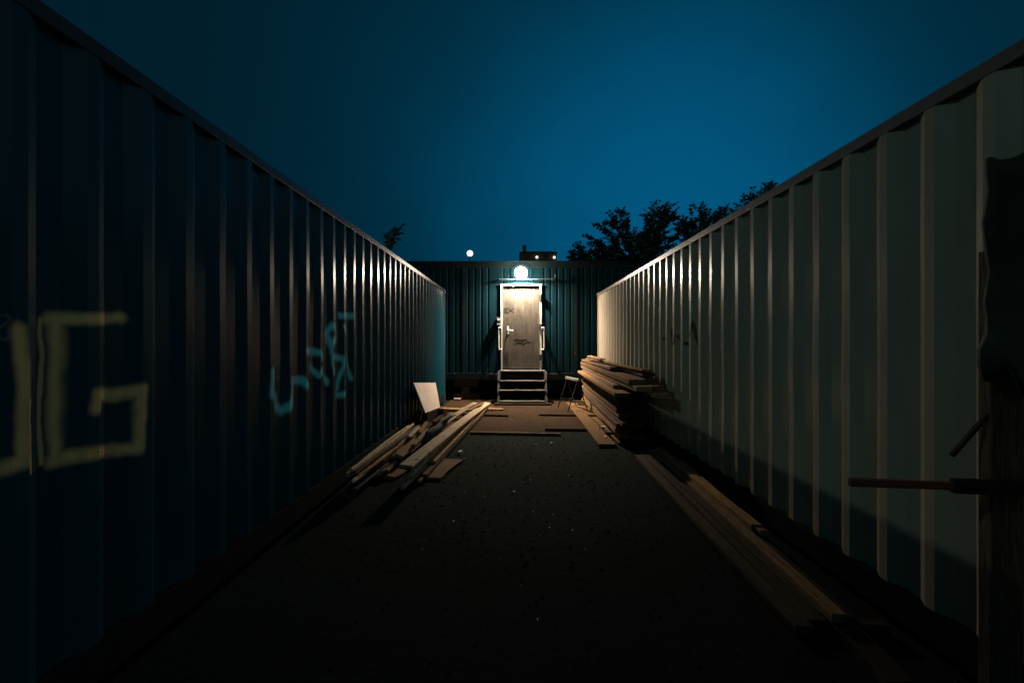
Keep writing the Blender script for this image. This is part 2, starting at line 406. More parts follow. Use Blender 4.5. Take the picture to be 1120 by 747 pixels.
# little shiny tag on the office wall left
# supports under the office
k = 0
for x, lab in ((-5.6,'at its left end'), (-2.9,'behind the blue container end'), (-1.25,'left of the steps'), (2.3,'behind the lumber stack'), (5.3,'at its right end')):
    m = MB(); 
    m.box((x-.32, YW+.02, 0), (x+.32, YW+.22, .16)); m.box((x-.10, YW+.0, .163), (x+.10, YW+.9, .33)); m.box((x-.30, YW+.03, .333), (x+.30, YW+.21, .498))
    o = m.build('support_crib', M['greywood'], None, bevel=.006); o['label'] = 'cribbing of crossed grey timbers under the site office '+lab; o['category'] = 'timber'
    o['group'] = 'timber cribs under the office'
a = PY(534.5, 411.5, 11.70); b = PY(611, 411.5, 11.70)
m = MB(); m.bar((a.x, 11.70, a.z), (b.x, 11.70, b.z), .09, .10); o = m.build('timber_beam', M['greywood'], None, bevel=.004)
o['label'] = 'olive brown timber beam behind the steps, under the office door'; o['category'] = 'timber'
# wall under floor (dark back so nothing shows through): skirt board far behind
m = MB(); m.box((OX0+.1, YW+2.1, 0), (OX1-.1, YW+2.14, OZ0-.01)); m.build('rear_skirt', M['darkmetal'], off_)
# ------------------------------------------------------------------ lamp above the door
LP = Vector((PY(570, 298.5, YW-.10).x, YW-.0, PY(570, 298.5, YW-.1).z))
lt = thing('wall_lamp', LP, 'round bulkhead lamp glowing brilliant white above the office door', 'lamp')
m = MB(); m.tube([LP+Vector((0,.012,0)), LP+Vector((0,-.02,0))], .115, 32); m.build('lamp_base', M['whitemetal'], lt, bevel=.004)
m = MB(); m.sphere(LP+Vector((0,-.075,0)), .15, 28, 16, (1, .45, 1)); gl = m.build('lamp_globe', emit_mat('lamp_glass', (1, .90, .74), 90), lt, smooth=True)
ld = bpy.data.lights.new('door_light', 'POINT'); ld.energy = 220; ld.color = (1, .80, .60); ld.shadow_soft_size = .04
lo = bpy.data.objects.new('door_light', ld); C.objects.link(lo); lo.parent = lt; lo.location = (0, -.155, -.02)
ls = bpy.data.lights.new('added_downlight', 'SPOT'); ls.energy = 1650; ls.color = (1, .80, .60); ls.shadow_soft_size = .05; ls.spot_size = math.radians(172); ls.spot_blend = 1  # spot added to strengthen the lamp's downward light near the door
lo = bpy.data.objects.new('added_downlight', ls); C.objects.link(lo); lo.parent = lt; lo.location = (0, -.16, -.05)
# ------------------------------------------------------------------ steps
stp = thing('entrance_steps', (PY(571, 440, 11.1).x, 11.2, 0), 'open galvanised metal steps with four narrow treads below the grey door', 'steps')
SX0, SX1 = PY(546, 420, 11.2).x, PY(596.5, 420, 11.2).x
lev = [(11.32, PY(570, 405, 11.32).z), (11.20, PY(570, 416, 11.20).z), (11.05, PY(570, 426.3, 11.05).z), (10.90, PY(570, 438.3, 10.90).z)]
for i, (y, z) in enumerate(lev):
    m = MB(); yb = (YW-.06) if i == 0 else y+.22
    m.box((SX0+.02, y+.02, z-.03), (SX1-.02, yb, z-.012)); 
    tr = m.build('tread', M['darkmetal'], stp)
    m = MB(); t = .030 if i == 0 else .022
    m.box((SX0, y-.006, z-t), (SX1, y+.018, z)); m.build('nosing', M['whitemetal'], tr, bevel=.003)
    if i > 0:
        up = lev[0][1]-z-.03 if i == 1 else .10
        for x in (SX0, SX1-.026):
            m = MB(); m.box((x, y-.004, z+.001), (x+.024, y+.016, z+up)); m.build('upright', M['whitemetal'], stp, bevel=.002)
for x in (SX0-.035, SX1+.003):
    m = MB(); m.add([(x, 10.90, .015), (x, 11.02, .0), (x, 11.70, .55), (x, 11.70, .72), (x, 11.30, .72),
                     (x+.03, 10.90, .015), (x+.03, 11.02, .0), (x+.03, 11.70, .55), (x+.03, 11.70, .72), (x+.03, 11.30, .72)],
                    [(0,1,2,3,4), (9,8,7,6,5), (0,5,6,1), (1,6,7,2), (2,7,8,3), (3,8,9,4), (4,9,5,0)])
    m.build('stringer', M['darkmetal'], stp)
m = MB(); m.box((SX0-.1, 10.8, .002), (SX1+.12, 11.0, .045)); o = m.build('foot_board', M['greywood'], None, bevel=.004); o['label'] = 'grey board lying on the ground under the bottom step'; o['category'] = 'board'
# ------------------------------------------------------------------ planks
def plank(name, label, p, q, w, t, mat, roll=0, cat='plank', group=None, bend=0, seed=0, ragged=.0):
    """p, q = centres of the two end faces"""
    p = Vector(p); q = Vector(q); L = (q-p).length; rr = random.Random(seed)
    n = 10; m = MB(); vs = []
    ch = min(.004, t*.2)
    for i in range(n+1):
        s = i/n; x = -L/2+L*s
        dy = bend*(1-(2*s-1)**2)+rr.uniform(-.0015, .0015); dz = .4*bend*(1-(2*s-1)**2)
        ww = w/2+rr.uniform(-1, 1)*w*.012
        ex = [rr.uniform(-ragged, ragged) for _ in range(8)] if i in (0, n) else [0]*8
        sec = [(-ww+ch,-t/2), (ww-ch,-t/2), (ww,-t/2+ch), (ww,t/2-ch), (ww-ch,t/2), (-ww+ch,t/2), (-ww,t/2-ch), (-ww,-t/2+ch)]
        for k2, (a, b) in enumerate(sec): vs.append((x+ex[k2], a+dy, b+dz))
    fs = []
    for i in range(n):
        for k2 in range(8):
            a = i*8+k2; b = i*8+(k2+1) % 8
            fs.append((a, b, b+8, a+8))
    fs.append(tuple(range(8))[::-1]); fs.append(tuple(n*8+k2 for k2 in range(8)))
    m.add(vs, fs); o = m.build(name, mat)
    d = (q-p).normalized(); up = Vector((0,0,1))
    if abs(d.z) > .95: up = Vector((0,1,0))
    yv = up.cross(d).normalized(); zv = d.cross(yv)
    M3 = Matrix((d, yv, zv)).transposed() @ Matrix.Rotation(roll, 3, 'X')
    o.matrix_world = Matrix.Translation((p+q)/2) @ M3.to_4x4()
    o['label'] = label; o['category'] = cat
    if group: o['group'] = group
    return o
ordn = ['bottom', 'second', 'third', 'fourth', 'fifth', 'sixth', 'seventh', 'eighth', 'ninth', 'tenth', 'eleventh', 'twelfth', 'thirteenth', 'fourteenth', 'fifteenth', 'sixteenth', 'seventeenth', 'top']
# tall stack on the right
rs = random.Random(5)
NLAY = 14
z = .075
GS = 'planks in the tall stack beside the cream container'
for i, x in enumerate((7.3, 9.0, 10.6)):
    plank('bearer', ['near','middle','far'][i]+' squared bearer lying crosswise under the tall plank stack', (1.30+.0*i, x, .037), (1.79, x, .037), .075, .072, M['greywood'], cat='timber')
for L in range(NLAY):
    th = rs.choice((.035, .05, .055, .065))
    low = L < 9
    for s in (0, 1):
        jx = rs.uniform(-.015, .015)
        yn = 6.75+rs.uniform(-.12, .22) if low else 6.35+rs.uniform(-.35, .45)
        yf = 11.05+rs.uniform(-.25, .15)
        w = .19
        xf = 1.565+s*.155+jx*.5; xn = 1.475+s*.20+jx
        xf = min(xf, 1.856-.19/2-.01); xn = min(xn, 1.75)
        dzn = 0
        if s == 0 and L == 9: xf -= .09; xn -= .10; yn = 6.2; w = .2
        if s == 0 and L == 10: xn -= .03; yn = 6.9
        if s == 0 and L in (11, 12): yn = 5.9+.3*(L-12); xf -= .03
        if s == 1 and L in (10, 11): yn = 5.55+.25*(L-10)
        if L == NLAY-1 and s == 0: yn = 7.6; xn = 1.53
        mat = M['wood'] if rs.random() < .7 else M['pine']
        if L in (9, 12) and s == 0: mat = M['pine']
        xn += rs.uniform(-.03, .02); yn += rs.uniform(-.15, .15)
        nm = ordn[L] if L < NLAY-1 else 'top'
        lab = ('%s plank from the ground on the %s side of the tall stack' % (nm, 'passage' if s == 0 else 'container'))
        if L == NLAY-1: lab = 'short plank on top of the tall stack, passage side' if s == 0 else 'topmost plank of the tall stack, against the cream container'
        tz = z+th/2
        plank('plank', lab, (xn, yn, tz+rs.uniform(-.004, .014)), (xf, yf, tz+rs.uniform(-.003, .004)), w-(.02 if s else 0), th-.004, mat, group=GS, seed=L*2+s, bend=rs.uniform(-.012, .012), roll=0, ragged=.004)
    z += th+rs.uniform(.004, .016)
STACKTOP = z
plank('plank', 'loose plank tilted across the top of the tall stack, pale edge up', (1.62, 6.1, z+.03), (1.52, 10.4, z+.03), .14, .03, M['pine'], roll=.12, seed=71, group=GS)
plank('plank', 'thin offcut lying crooked on the very top of the tall stack', (1.50, 8.6, z+.08), (1.60, 10.9, z+.07), .10, .022, M['wood'], roll=-.1, seed=72, group=GS)
# broad boards flat on the ground in front of the stack
a = PZ(664.5, 487, .03); b = PZ(625, 441, .03)
plank('plank', 'broad pale orange board flat on the ground left of the tall stack, sawn end forward', a, b, .23, .035, M['pine'], seed=80, group='boards on the ground by the stack', ragged=.02)
a = PZ(681, 484.5, .03); b = PZ(634, 442, .03)
plank('plank', 'narrower orange board flat on the ground touching the foot of the tall stack', a+Vector((.03,0,0)), b, .17, .03, M['pine'], seed=81, group='boards on the ground by the stack', ragged=.02)
for i, (px, py, w) in enumerate(((660, 467, .07), (663, 470, .04), (662, 478, .045), (656, 469, .03))):
    p = PZ(px, py, .055)
    m = MB(); rr = random.Random(i); n = 7
    top = [(p.x+w*.5*math.cos(k*6.283/n)*rr.uniform(.6, 1), p.y+w*1.2*math.sin(k*6.283/n)*rr.uniform(.6, 1), p.z+rr.uniform(0, .02)) for k in range(n)]
    bot = [(x, y, .052) for x, y, zz in top]
    m.add(top+bot, [tuple(range(n)), tuple(range(n, 2*n))[::-1]]+[(k, n+k, n+(k+1) % n, (k+1) % n) for k in range(n)])
    o = m.build('wood_chip', M['ply']); o['label'] = 'small pale wood chip lying on the orange board'; o['category'] = 'wood chip'; o['group'] = 'chips on the orange board'
# long planks on the ground, right foreground
GR = 'long planks lying along the foot of the cream container'
lst = [((880,690),(699,499), .09, .045, .03, 'leftmost long plank on the ground in the right foreground, dark and worn', 'greywood'),
       ((893,682),(704,495), .10, .045, .032, 'second long ground plank from the left in the right foreground', 'greywood'),
       ((905,676),(709,493), .09, .05, .035, 'third long ground plank from the left, right foreground', 'greywood'),
       ((918,676),(713,492), .075, .045, .075, 'raised long plank lying over the ground planks, its edge lit brown', 'wood'),
       ((828,577),(721,491), .08, .045, .10, 'shorter reddish plank with a brightly lit edge on the ground planks', 'pine'),
       ((925,678),(727,500), .09, .045, .05, 'long plank nearest the cream container in the right foreground', 'greywood'),
       ((835,583),(751,505), .06, .04, .09, 'thin lath lying beside the cream container bottom rail', 'wood'),
       ((985,752),(925,690), .12, .05, .03, 'near plank end at the bottom right corner', 'greywood')]
for i, (a, b, w, t, z, lab, mt) in enumerate(lst):
    A = PZ(a[0], a[1], z); Bq = PZ(b[0], b[1], z)
    for P in (A, Bq): P.x = min(P.x, WR-w/2-.02)
    plank('plank', lab, A, Bq, w, t, M[mt], seed=100+i, group=GR, bend=.02*(-1)**i, ragged=.01)
# loose heap on the left
GL = 'loose boards heaped beside the blue container'
lst = [
 ((444,510,.27),(533,441,.12), .135,.028,.10,'pale', 'broad pale board with dark knots on top of the left heap'),
 ((440,533,.05),(531,447,.08), .045,.035,0,'pale', 'long narrow pale batten on the right edge of the left heap'),
 ((464,521,.05),(528,452,.05), .07,.05,0,'wood', 'rough brown batten just right of the broad knotted board'),
 ((472,505,.10),(524,449,.12), .09,.03,.15,'wood', 'brown board half under the broad knotted pale board'),
 ((470,523,.02),(496,503,.02), .24,.025,0,'wood', 'short broad brown board flat on the ground at the right of the left heap'),
 ((384,514,.30),(452,464,.28), .028,.03,0,'pale', 'uppermost thin pale batten at the left of the heap'),
 ((379,519,.27),(447,466,.25), .025,.03,.3,'pale', 'leftmost thin pale batten hanging off the heap towards the blue container'),
 ((391,521,.21),(446,479,.22), .022,.03,.2,'pine', 'thin orange lath between the pale battens at the left of the heap'),
 ((451,519,.13),(521,449,.13), .035,.03,.3,'pale', 'slim pale lath close beside the broad knotted board, right of it'),
 ((458,527,.04),(520,457,.05), .03,.03,0,'pine', 'slim orange lath low on the right edge of the left heap'),
 ((387,517,.26),(458,466,.25), .05,.03,0,'wood', 'thin brown batten just under the uppermost pale batten, left heap'),
 ((386,526,.20),(438,482,.20), .028,.03,0,'pale', 'short pale lath low on the left side of the heap'),
 ((376,543,.05),(421,506,.10), .12,.03,.25,'greywood', 'grey board end nearest the camera at the foot of the left heap'),
 ((384,535,.10),(455,476,.12), .10,.03,.2,'greywood', 'grey board under the thin battens of the left heap'),
 ((420,516,.08),(470,468,.12), .10,.03,-.3,'wood', 'brown tilted board in the dark middle of the left heap'),
 ((436,499,.16),(462,474,.22), .09,.035,.4,'pine', 'short orange offcut sticking up in the middle of the left heap'),
 ((452,488,.20),(484,457,.26), .05,.05,.2,'wood', 'short brown stick in the middle of the left heap beside the knotted board'),
 ((425,522,.03),(438,514,.03), .13,.03,.1,'pine', 'small pinkish offcut on the ground before the left heap'),
 ((486,463,.16),(520,441,.20), .10,.03,.2,'pale', 'pale splintered board end at the far end of the left heap'),
 ((505,458,.06),(531,443,.06), .06,.04,0,'wood', 'brown batten at the far right end of the left heap'),
 ((430,507,.03),(500,452,.03), .14,.03,0,'greywood', 'broad grey board on the ground under the left heap'),
 ((400,522,.03),(462,478,.03), .14,.03,0,'greywood', 'second grey board on the ground under the thin battens'),
]
for i, (a, b, w, t, roll, mt, lab) in enumerate(lst):
    A = PZ(*a); Bq = PZ(*b)
    for P in (A, Bq): P.x = max(P.x, WL+w/2+.02)
    plank('plank', lab, A, Bq, w, t, M[mt], roll=roll, seed=200+i, group=GL, bend=.012*(-1)**i, ragged=.012)
rr = random.Random(77)
kinds = [('pale','pale'),('wood','brown'),('pine','orange'),('greywood','grey')]
spots = [((447,478,.25),(458,468,.27),.05,'pale','thin pale splinter near the far end of the uppermost batten'),
 ((459,474,.26),(466,462,.30),.045,'wood','short brown stub pointing up beside the broken branch'),
 ((470,486,.18),(497,463,.20),.07,'pine','brown stub between the broken branch and knotted board'),
 ((447,508,.06),(458,498,.06),.08,'wood','small brown offcut under the near end of the knotted board'),
 ((411,520,.05),(424,515,.05),.06,'pale','small pale sliver on the ground in front of the left heap'),
 ((474,462,.32),(483,455,.32),.06,'greywood','short grey block below the leaning panel'),
 ((500,452,.16),(519,443,.22),.04,'pine','orange sliver on the far end of the knotted board'),
 ((512,449,.2),(528,441,.2),.05,'wood','brown lath across the far tip of the heap'),
 ((433,488,.2),(449,476,.22),.05,'pine','short orange stick beside the thin battens'),
 ((430,500,.14),(447,484,.18),.07,'wood','brown offcut sloping in the middle left of the heap')]
for i, (a, b, w, mt, lab) in enumerate(spots):
    plank('offcut', lab, PZ(*a), PZ(*b), w, .028, M[mt], roll=rr.uniform(-.6, .6), seed=500+i, cat='offcut', group='offcuts in the left heap', ragged=.02)
# gnarled log in the heap
pts = [PZ(463,482,.18), PZ(470,474,.22), PZ(480,468,.26), PZ(487,460,.30), PZ(494,452,.30)]
m = MB(); m.tube(pts, [.05,.06,.05,.045,.02], 8); m.tube([pts[2], pts[2]+Vector((.10,.3,.10)), pts[2]+Vector((.16,.5,.10))], [.03,.025,.01], 6)
o = m.build('broken_branch', M['bark'], smooth=True); o['label'] = 'gnarled broken branch in the left heap behind the knotted board'; o['category'] = 'branch'
# pale panel leaning
tl = Vector((-1.60, 7.55, .80)); 
def atx(px, py, x):
    v = ray(px, py); v = v*(x/v.x); return Vector((v.x, v.y, v.z+EYE))
q = [atx(452.5,418.5,-1.585), atx(476.5,418.5,-1.50), atx(481.5,445.5,-1.33), atx(465.5,451.5,-1.36)]
nrm = ((q[1]-q[0]).cross(q[3]-q[0])).normalized()*.014
m = MB(); m.add([*q, *[p_-nrm if nrm.x > 0 else p_+nrm for p_ in q]], [(0,1,2,3),(7,6,5,4),(0,4,5,1),(1,5,6,2),(2,6,7,3),(3,7,4,0)])
o = m.build('leaning_panel', M['ply'], None, bevel=.002); o['label'] = 'pale pinkish flat panel leaning against the blue container behind the left heap'; o['category'] = 'panel'
plank('plank', 'light brown board lying crosswise at the foot of the pale leaning panel', PZ(468,446,.20), PZ(512,448.5,.16), .20, .03, M['pine'], seed=300, cat='plank')
plank('plank', 'low brown board lying crosswise between the left heap and the steps', PZ(505,446.5,.03), PZ(541,447,.03), .16, .03, M['wood'], seed=301)
plank('plank', 'short board supporting the pale leaning panel', PZ(462,455,.12), PZ(484,450,.10), .20, .20, M['greywood'], seed=302, cat='timber')
plank('plank', 'dark board lying crosswise behind the leaning panel', (-1.5, 9.9, .02), (-.3, 10.1, .02), .22, .03, M['wood'], seed=303)
o = plank('pale_slip', 'small white slip of wood on the ground below the office left of the steps', PZ(496.5,436,.05), PZ(504,436,.05), .08, .02, M['ply'], seed=304, cat='offcut')
# strips laid across the passage
GX = 'battens laid across the passage'
for i, (a, b, w, lab) in enumerate([((514,473.3),(613,475.2),.045,'long batten across the ground, nearest of those across the passage'),
    ((596,469.6),(652,470.2),.04,'batten across the ground on the right, reaching the orange board'),
    ((500,453.2),(556,454.8),.04,'short batten across the ground to the left, in front of the steps'),
    ((590,453.6),(636,454.4),.04,'short batten across the ground to the right, in front of the steps')]):
    plank('batten', lab, PZ(*a,.022), PZ(*b,.022), w, .038, M['greywood'] if i else M['wood'], seed=400+i, cat='batten', group=GX)
# ------------------------------------------------------------------ folding trestle by the stack
tc = PZ(626, 447, 0)
tt = thing('folding_trestle', (tc.x, tc.y, 0), 'small dark folding metal trestle between the steps and the tall plank stack', 'trestle')
A = PY(619.5, 413, tc.y+.15); Bq = PY(633, 421.5, tc.y-.55)
Bq.z = A.z
m = MB(); m.bar(A, Bq, .05, .05); m.build('top_bar', M['steel'], tt, bevel=.003)
for P, s in ((A+(Bq-A)*.08, 0), (A+(Bq-A)*.92, 1)):
    for e in (-1, 1):
        m = MB(); m.bar(P-Vector((0,0,.02)), (P.x+e*.20, P.y, .012), .028, .02); m.build('leg', M['darkmetal'], tt)
    m = MB(); m.bar((P.x-.13, P.y, .2), (P.x+.13, P.y, .2), .02, .02); m.build('brace', M['darkmetal'], tt)
# ------------------------------------------------------------------ timber barrier at the right edge
bc = Vector((1.76, 1.86, 0))
bt = thing('timber_barrier', bc, 'makeshift timber post with a horizontal arm tipped in faded red at the right edge', 'barrier')
def wx(px, py, Y): return PY(px, py, Y)
c0 = wx(1094, 400, 1.80)
m = MB(); m.bar((c0.x, 1.80, 0), (c0.x, 1.80, 1.75), .115, .05, up=Vector((0,1,0))); m.build('post', wood_mat('upright_timber', (.26, .16, .09), (.13, .08, .045), (.15, .12, .095), upright=True), bt, bevel=.004)
e0 = wx(929, 527, 1.75); e1 = wx(1042, 531, 1.75); e2 = wx(1126, 534, 1.75)
m = MB(); m.bar(e1, e2, .03, .05); ar = m.build('arm', M['greywood'], bt, bevel=.003)
m = MB(); m.bar(e0, e1-Vector((.001,0,0)), .022, .028); m.build('arm_tip', M['redpaint'], ar, bevel=.003)
m = MB(); m.bar(wx(1041, 498, 1.79), wx(1103, 428, 1.79), .014, .014); m.build('diagonal_brace', M['greywood'], bt)
f0 = PZ(935, 683, .03); f1 = Vector((1.80, f0.y-.02, .03))
m = MB(); m.bar(f0-Vector((.05,0,0)), f1, .06, .05); fo = m.build('timber_offcut', M['greywood'], None, bevel=.003); fo['label'] = 'short grey timber on the ground reaching the cream container near the barrier'; fo['category'] = 'timber'
# thin dark wavy surface hanging before the top of the post
sk = MB(); top = wx(1100, 158, 1.70); rr = random.Random(3); nz = 14; nx = 8
from mathutils import noise as mn
vs = []
for sgn in (0, 1):
    for j in range(nz+1):
        for i in range(nx+1):
            u = i/nx; v = j/nz
            x = wx(1084+8*v, 200, 1.70).x+u*.30+.05*mn.noise(Vector((v*5, 3, 1)))*(1-u)
            zz = top.z-v*(.82+.12*mn.noise(Vector((u*5, 0, 9))))-.05*(1-v)*abs(math.sin(u*4+1))
            y = 1.70+.03*math.sin(u*9+v*2)*(.3+v)+sgn*.02
            vs.append((min(x, WR-.01), y, zz))
n1 = (nz+1)*(nx+1); fs = []
for j in range(nz):
    for i in range(nx):
        a = j*(nx+1)+i; fs.append((a, a+1, a+nx+2, a+nx+1)); fs.append((a+n1, a+n1+nx+1, a+n1+nx+2, a+n1+1))
per = [i for i in range(nx+1)]+[j*(nx+1)+nx for j in range(1, nz+1)]+[nz*(nx+1)+i for i in range(nx-1, -1, -1)]+[j*(nx+1) for j in range(nz-1, 0, -1)]
for a, b in zip(per, per[1:]+per[:1]): fs.append((a, a+n1, b+n1, b))
sk.add(vs, fs); o = sk.build('sheeting', simple_mat('dark_sheeting', (.055,.06,.052), .7, 0, .4, 8, .15), None, smooth=True); o['label'] = 'black tarpaulin hanging over the barrier post at the right edge'; o['category'] = 'sheeting'
# ------------------------------------------------------------------ ground
def ground_mat(name, a, b, c, wet, sc=1.0):
    T = NT(name); co = T.obj()
    n1 = T.noise(co, .9*sc, 6, .65); n2 = T.noise(co, 14*sc, 6, .7); n3 = T.noise(co, 90*sc, 3, .6)
    col = T.mix(T.ramp(n1, [(.35, 0), (.7, 1)]), a, b); col = T.mix(T.math('MULTIPLY', T.ramp(n2, [(.48, 0), (.7, 1)]), .8), col, c)
    T.bump(T.math('ADD', n2, T.math('MULTIPLY', n3, .35)), .8, .02)
    return T.out(col, .95, 0, .03)
m = MB(); N = 60; g = []
for j in range(N+1):
    for i in range(N+1):
        u = (i/N*2-1); v = (j/N*2-1); x = (u**5*.9+u*.1)*400; y = 6+(v**5*.9+v*.1)*400
        g.append((x, y, 0))
m.add(g, [(j*(N+1)+i, j*(N+1)+i+1, (j+1)*(N+1)+i+1, (j+1)*(N+1)+i) for j in range(N) for i in range(N)])
o = m.build('ground', ground_mat('dark_gravelly_ground', (.0065,.013,.0105), (.010,.018,.014), (.004,.008,.0065), .7)); o['kind'] = 'structure'
m = MB(); rr = random.Random(9); ring = []
outl = [(-1.5, 7.72), (-.6, 7.66), (.1, 7.6), (.6, 7.7), (1.2, 7.7), (1.8, 7.9), (1.84, 11.2), (1.7, 12.3), (0, 12.4), (-1.6, 12.3), (-1.62, 11.1), (-1.6, 9)]
ring = [(x, y, .004) for x, y in outl]
m.add(ring, [tuple(range(len(ring)))]); o = m.build('trodden_earth', ground_mat('brown_earth', (.055,.034,.020), (.038,.024,.014), (.020,.013,.009), .75, 1.3)); o['kind'] = 'structure'
# pale chips on the dark ground
T = simple_mat('pale_chip', (.85,.85,.82), .5, 0, .2, 30)
chips = [(586,487,1.6),(603,485.5,2.6),(562,538,1.7),(588,677,1.2),(605,563,1.2),(626,580,1.2),(601,577,1),(583,559,1),(496,570,1.2),(462,600,.8),(530,543,.9),(504,496,4.2),(508,502,1.5),(580,525,1.2),(591,586,.9),(540,552,.7),(527,505,1.3),(548,610,.6),(640,600,.7),(570,640,.6),(508,538,.7),(622,520,.8)]
for i, (px, py, s) in enumerate(chips):
    p = PZ(px, py, .004); d = p.y; r = s*.5*d/F*1.6; rr = random.Random(i)
    m = MB(); n = 6
    top = [(p.x+r*math.cos(k*6.283/n)*rr.uniform(.6, 1), p.y+r*1.5*math.sin(k*6.283/n)*rr.uniform(.6, 1), .004+r*rr.uniform(.5, 1.1)) for k in range(n)]
    bot = [(x, y, .0) for x, y, zz in top]
    m.add(top+bot, [tuple(range(n)), tuple(range(n, 2*n))[::-1]]+[(k, n+k, n+(k+1) % n, (k+1) % n) for k in range(n)])
    o = m.build('litter_scrap' if i == 11 else 'pale_chip', T)
    if i == 11: o['label'] = 'largest pale scrap on the dark ground, just right of the left heap'; o['category'] = 'scrap'
    else: o['label'] = 'tiny pale chip scattered on the dark open ground of the passage'; o['category'] = 'chip'; o['group'] = 'pale chips on the dark ground'
# pebbles as ground cover
m = MB(); rr = random.Random(21)
for i in range(2600):
    y = 2+rr.random()**.8*9.5; x = rr.uniform(-1.6, 1.8); r = rr.uniform(.003, .010)*(1+.3*rr.random())
    a0 = rr.random()*6
    vs = [(x+r*math.cos(a0+k*1.257)*rr.uniform(.7,1.2), y+r*math.sin(a0+k*1.257)*rr.uniform(.7,1.2), .001) for k in range(5)]
    vs += [(x+(vx-x)*.6, y+(vy-y)*.6, r*rr.uniform(.5,1)) for vx, vy, _ in vs]
    m.add(vs, [(5,6,7,8,9)]+[(k, (k+1) % 5, 5+(k+1) % 5, 5+k) for k in range(5)])
o = m.build('gravel', simple_mat('gravel_stone', (.022,.021,.018), .9, 0, .6, 3, .05)); o['kind'] = 'stuff'; o['label'] = 'fine loose gravel strewn over the dark ground'; o['category'] = 'gravel'
# ------------------------------------------------------------------ trees
T = NT('dark_leaves'); rnd = T.noise(T.obj(), 1.4, 3)
M['leaf'] = T.out(T.mix(rnd, (.035,.065,.025), (.07,.10,.04)), .6, 0, .3)
def tree(label, base, limbs, seed, dens=1.0, leaf=.15, fl=1.0):
    """limbs = list of arcs (end point, sag) rising from the trunk's fork"""
    rr = random.Random(seed); base = Vector(base)
    t = thing('tree', base, label, 'tree', group='trees behind the containers')
    fork = base+Vector((.05, 0, limbs['fork']))
    m = MB(); m.tube([base, base+Vector((.04,.03,limbs['fork']*.5)), fork], [.17,.14,.11], 10)
    tips = []
    for e in limbs['ends']:
        e = Vector(e); mid = fork.lerp(e, .5)+Vector((0,0,.10*(e-fork).length))
        pts = [fork, fork.lerp(mid, .55)+Vector((0,0,.05)), mid, mid.lerp(e, .5)+Vector((0,0,.05)), e]
        m.tube(pts, [.07,.055,.04,.025,.008], 6)
        for a, b in zip(pts[1:], pts[2:]):
            for k in range(4): tips.append((a.lerp(b, rr.random()), (b-a).normalized(), a.lerp(b,.5)))
        tips.append((e, (e-mid).normalized(), e))
    lm = MB()
    for (p, d, _) in tips:
        for k in range(max(1, int(rr.uniform(2, 4)*dens))):
            dr = (d*1.1+Vector((rr.gauss(0,.45), rr.gauss(0,.45), rr.gauss(.15,.4)))).normalized(); L = rr.uniform(.22, .5)*fl
            q = p; n = 9; prev = p
            pts = []
            for s in range(n+1):
                pts.append(q); q = q+dr*L/n; dr = (dr+Vector((0,0,-.07))).normalized()
            m.tube([pts[0], pts[n//2], pts[n]], [.008,.006,.003], 4, cap=False)
            sd = dr.cross(Vector((rr.gauss(0,.3), rr.gauss(0,.3), 1))).normalized()
            for s in range(2, n+1):
                for g_ in (-1, 1):
                    ld_ = (sd*g_+dr*.55+Vector((rr.gauss(0,.25), rr.gauss(0,.25), rr.gauss(-.15,.25)))).normalized()
                    l = leaf*rr.uniform(.7, 1.2); wv = 1.35*ld_.cross(Vector((rr.gauss(0,1), rr.gauss(0,1), rr.gauss(0,1)))).normalized()*l*.19
                    o_ = pts[s]; lm.add([o_, o_+ld_*l*.45+wv, o_+ld_*l, o_+ld_*l*.45-wv], [(0,1,2,3)])
    m.build('trunk', M['bark'], t, smooth=True); lm.build('crown', M['leaf'], t)
def E(lst, Y): return [tuple(PY(px, py, Y+R.uniform(-.8, .8))) for px, py in lst]
tree('spreading tree with arching fronds rising behind the right end of the office roof', (PY(700,280,16).x, 16, 0),
     {'fork': 3.0, 'ends': E([(638,282),(650,262),(660,248),(674,246),(680,237),(705,262),(711,244),(716,236),(728,232),(733,240),(700,270),(690,262),(675,275),(720,265),(660,275),(735,262),(745,282),(715,255),(725,248)], 16)}, 1, .8)
tree('smaller upright tree between the spreading tree and the cream container roof', (PY(762,280,17).x, 17, 0),
     {'fork': 3.2, 'ends': E([(750,246),(757,238),(766,232),(772,240),(782,240),(790,238),(745,252),(760,255),(775,256),(790,256),(768,246)], 17)}, 2, .6)
tree('dark tree showing just above the roof line of the cream container', (PY(835,300,14).x, 14, 0),
     {'fork': 3.4, 'ends': E([(806,232),(815,225),(822,218),(834,213),(843,210),(850,220),(826,226)], 14)}, 3, .5, .12, .8)
tree('small leafy shoot poking above the blue container roof', (PY(414,300,13).x, 13, 0),
     {'fork': 2.9, 'ends': E([(436,251),(430,255),(424,261)], 13)}, 4, .5, .09, .45)
tree('low bush top at the left foot of the spreading tree behind the office', (PY(655,300,18).x, 18, 0),
     {'fork': 2.8, 'ends': E([(636,276),(646,280),(655,281),(665,280),(672,270),(628,283)], 18)}, 6, .9)
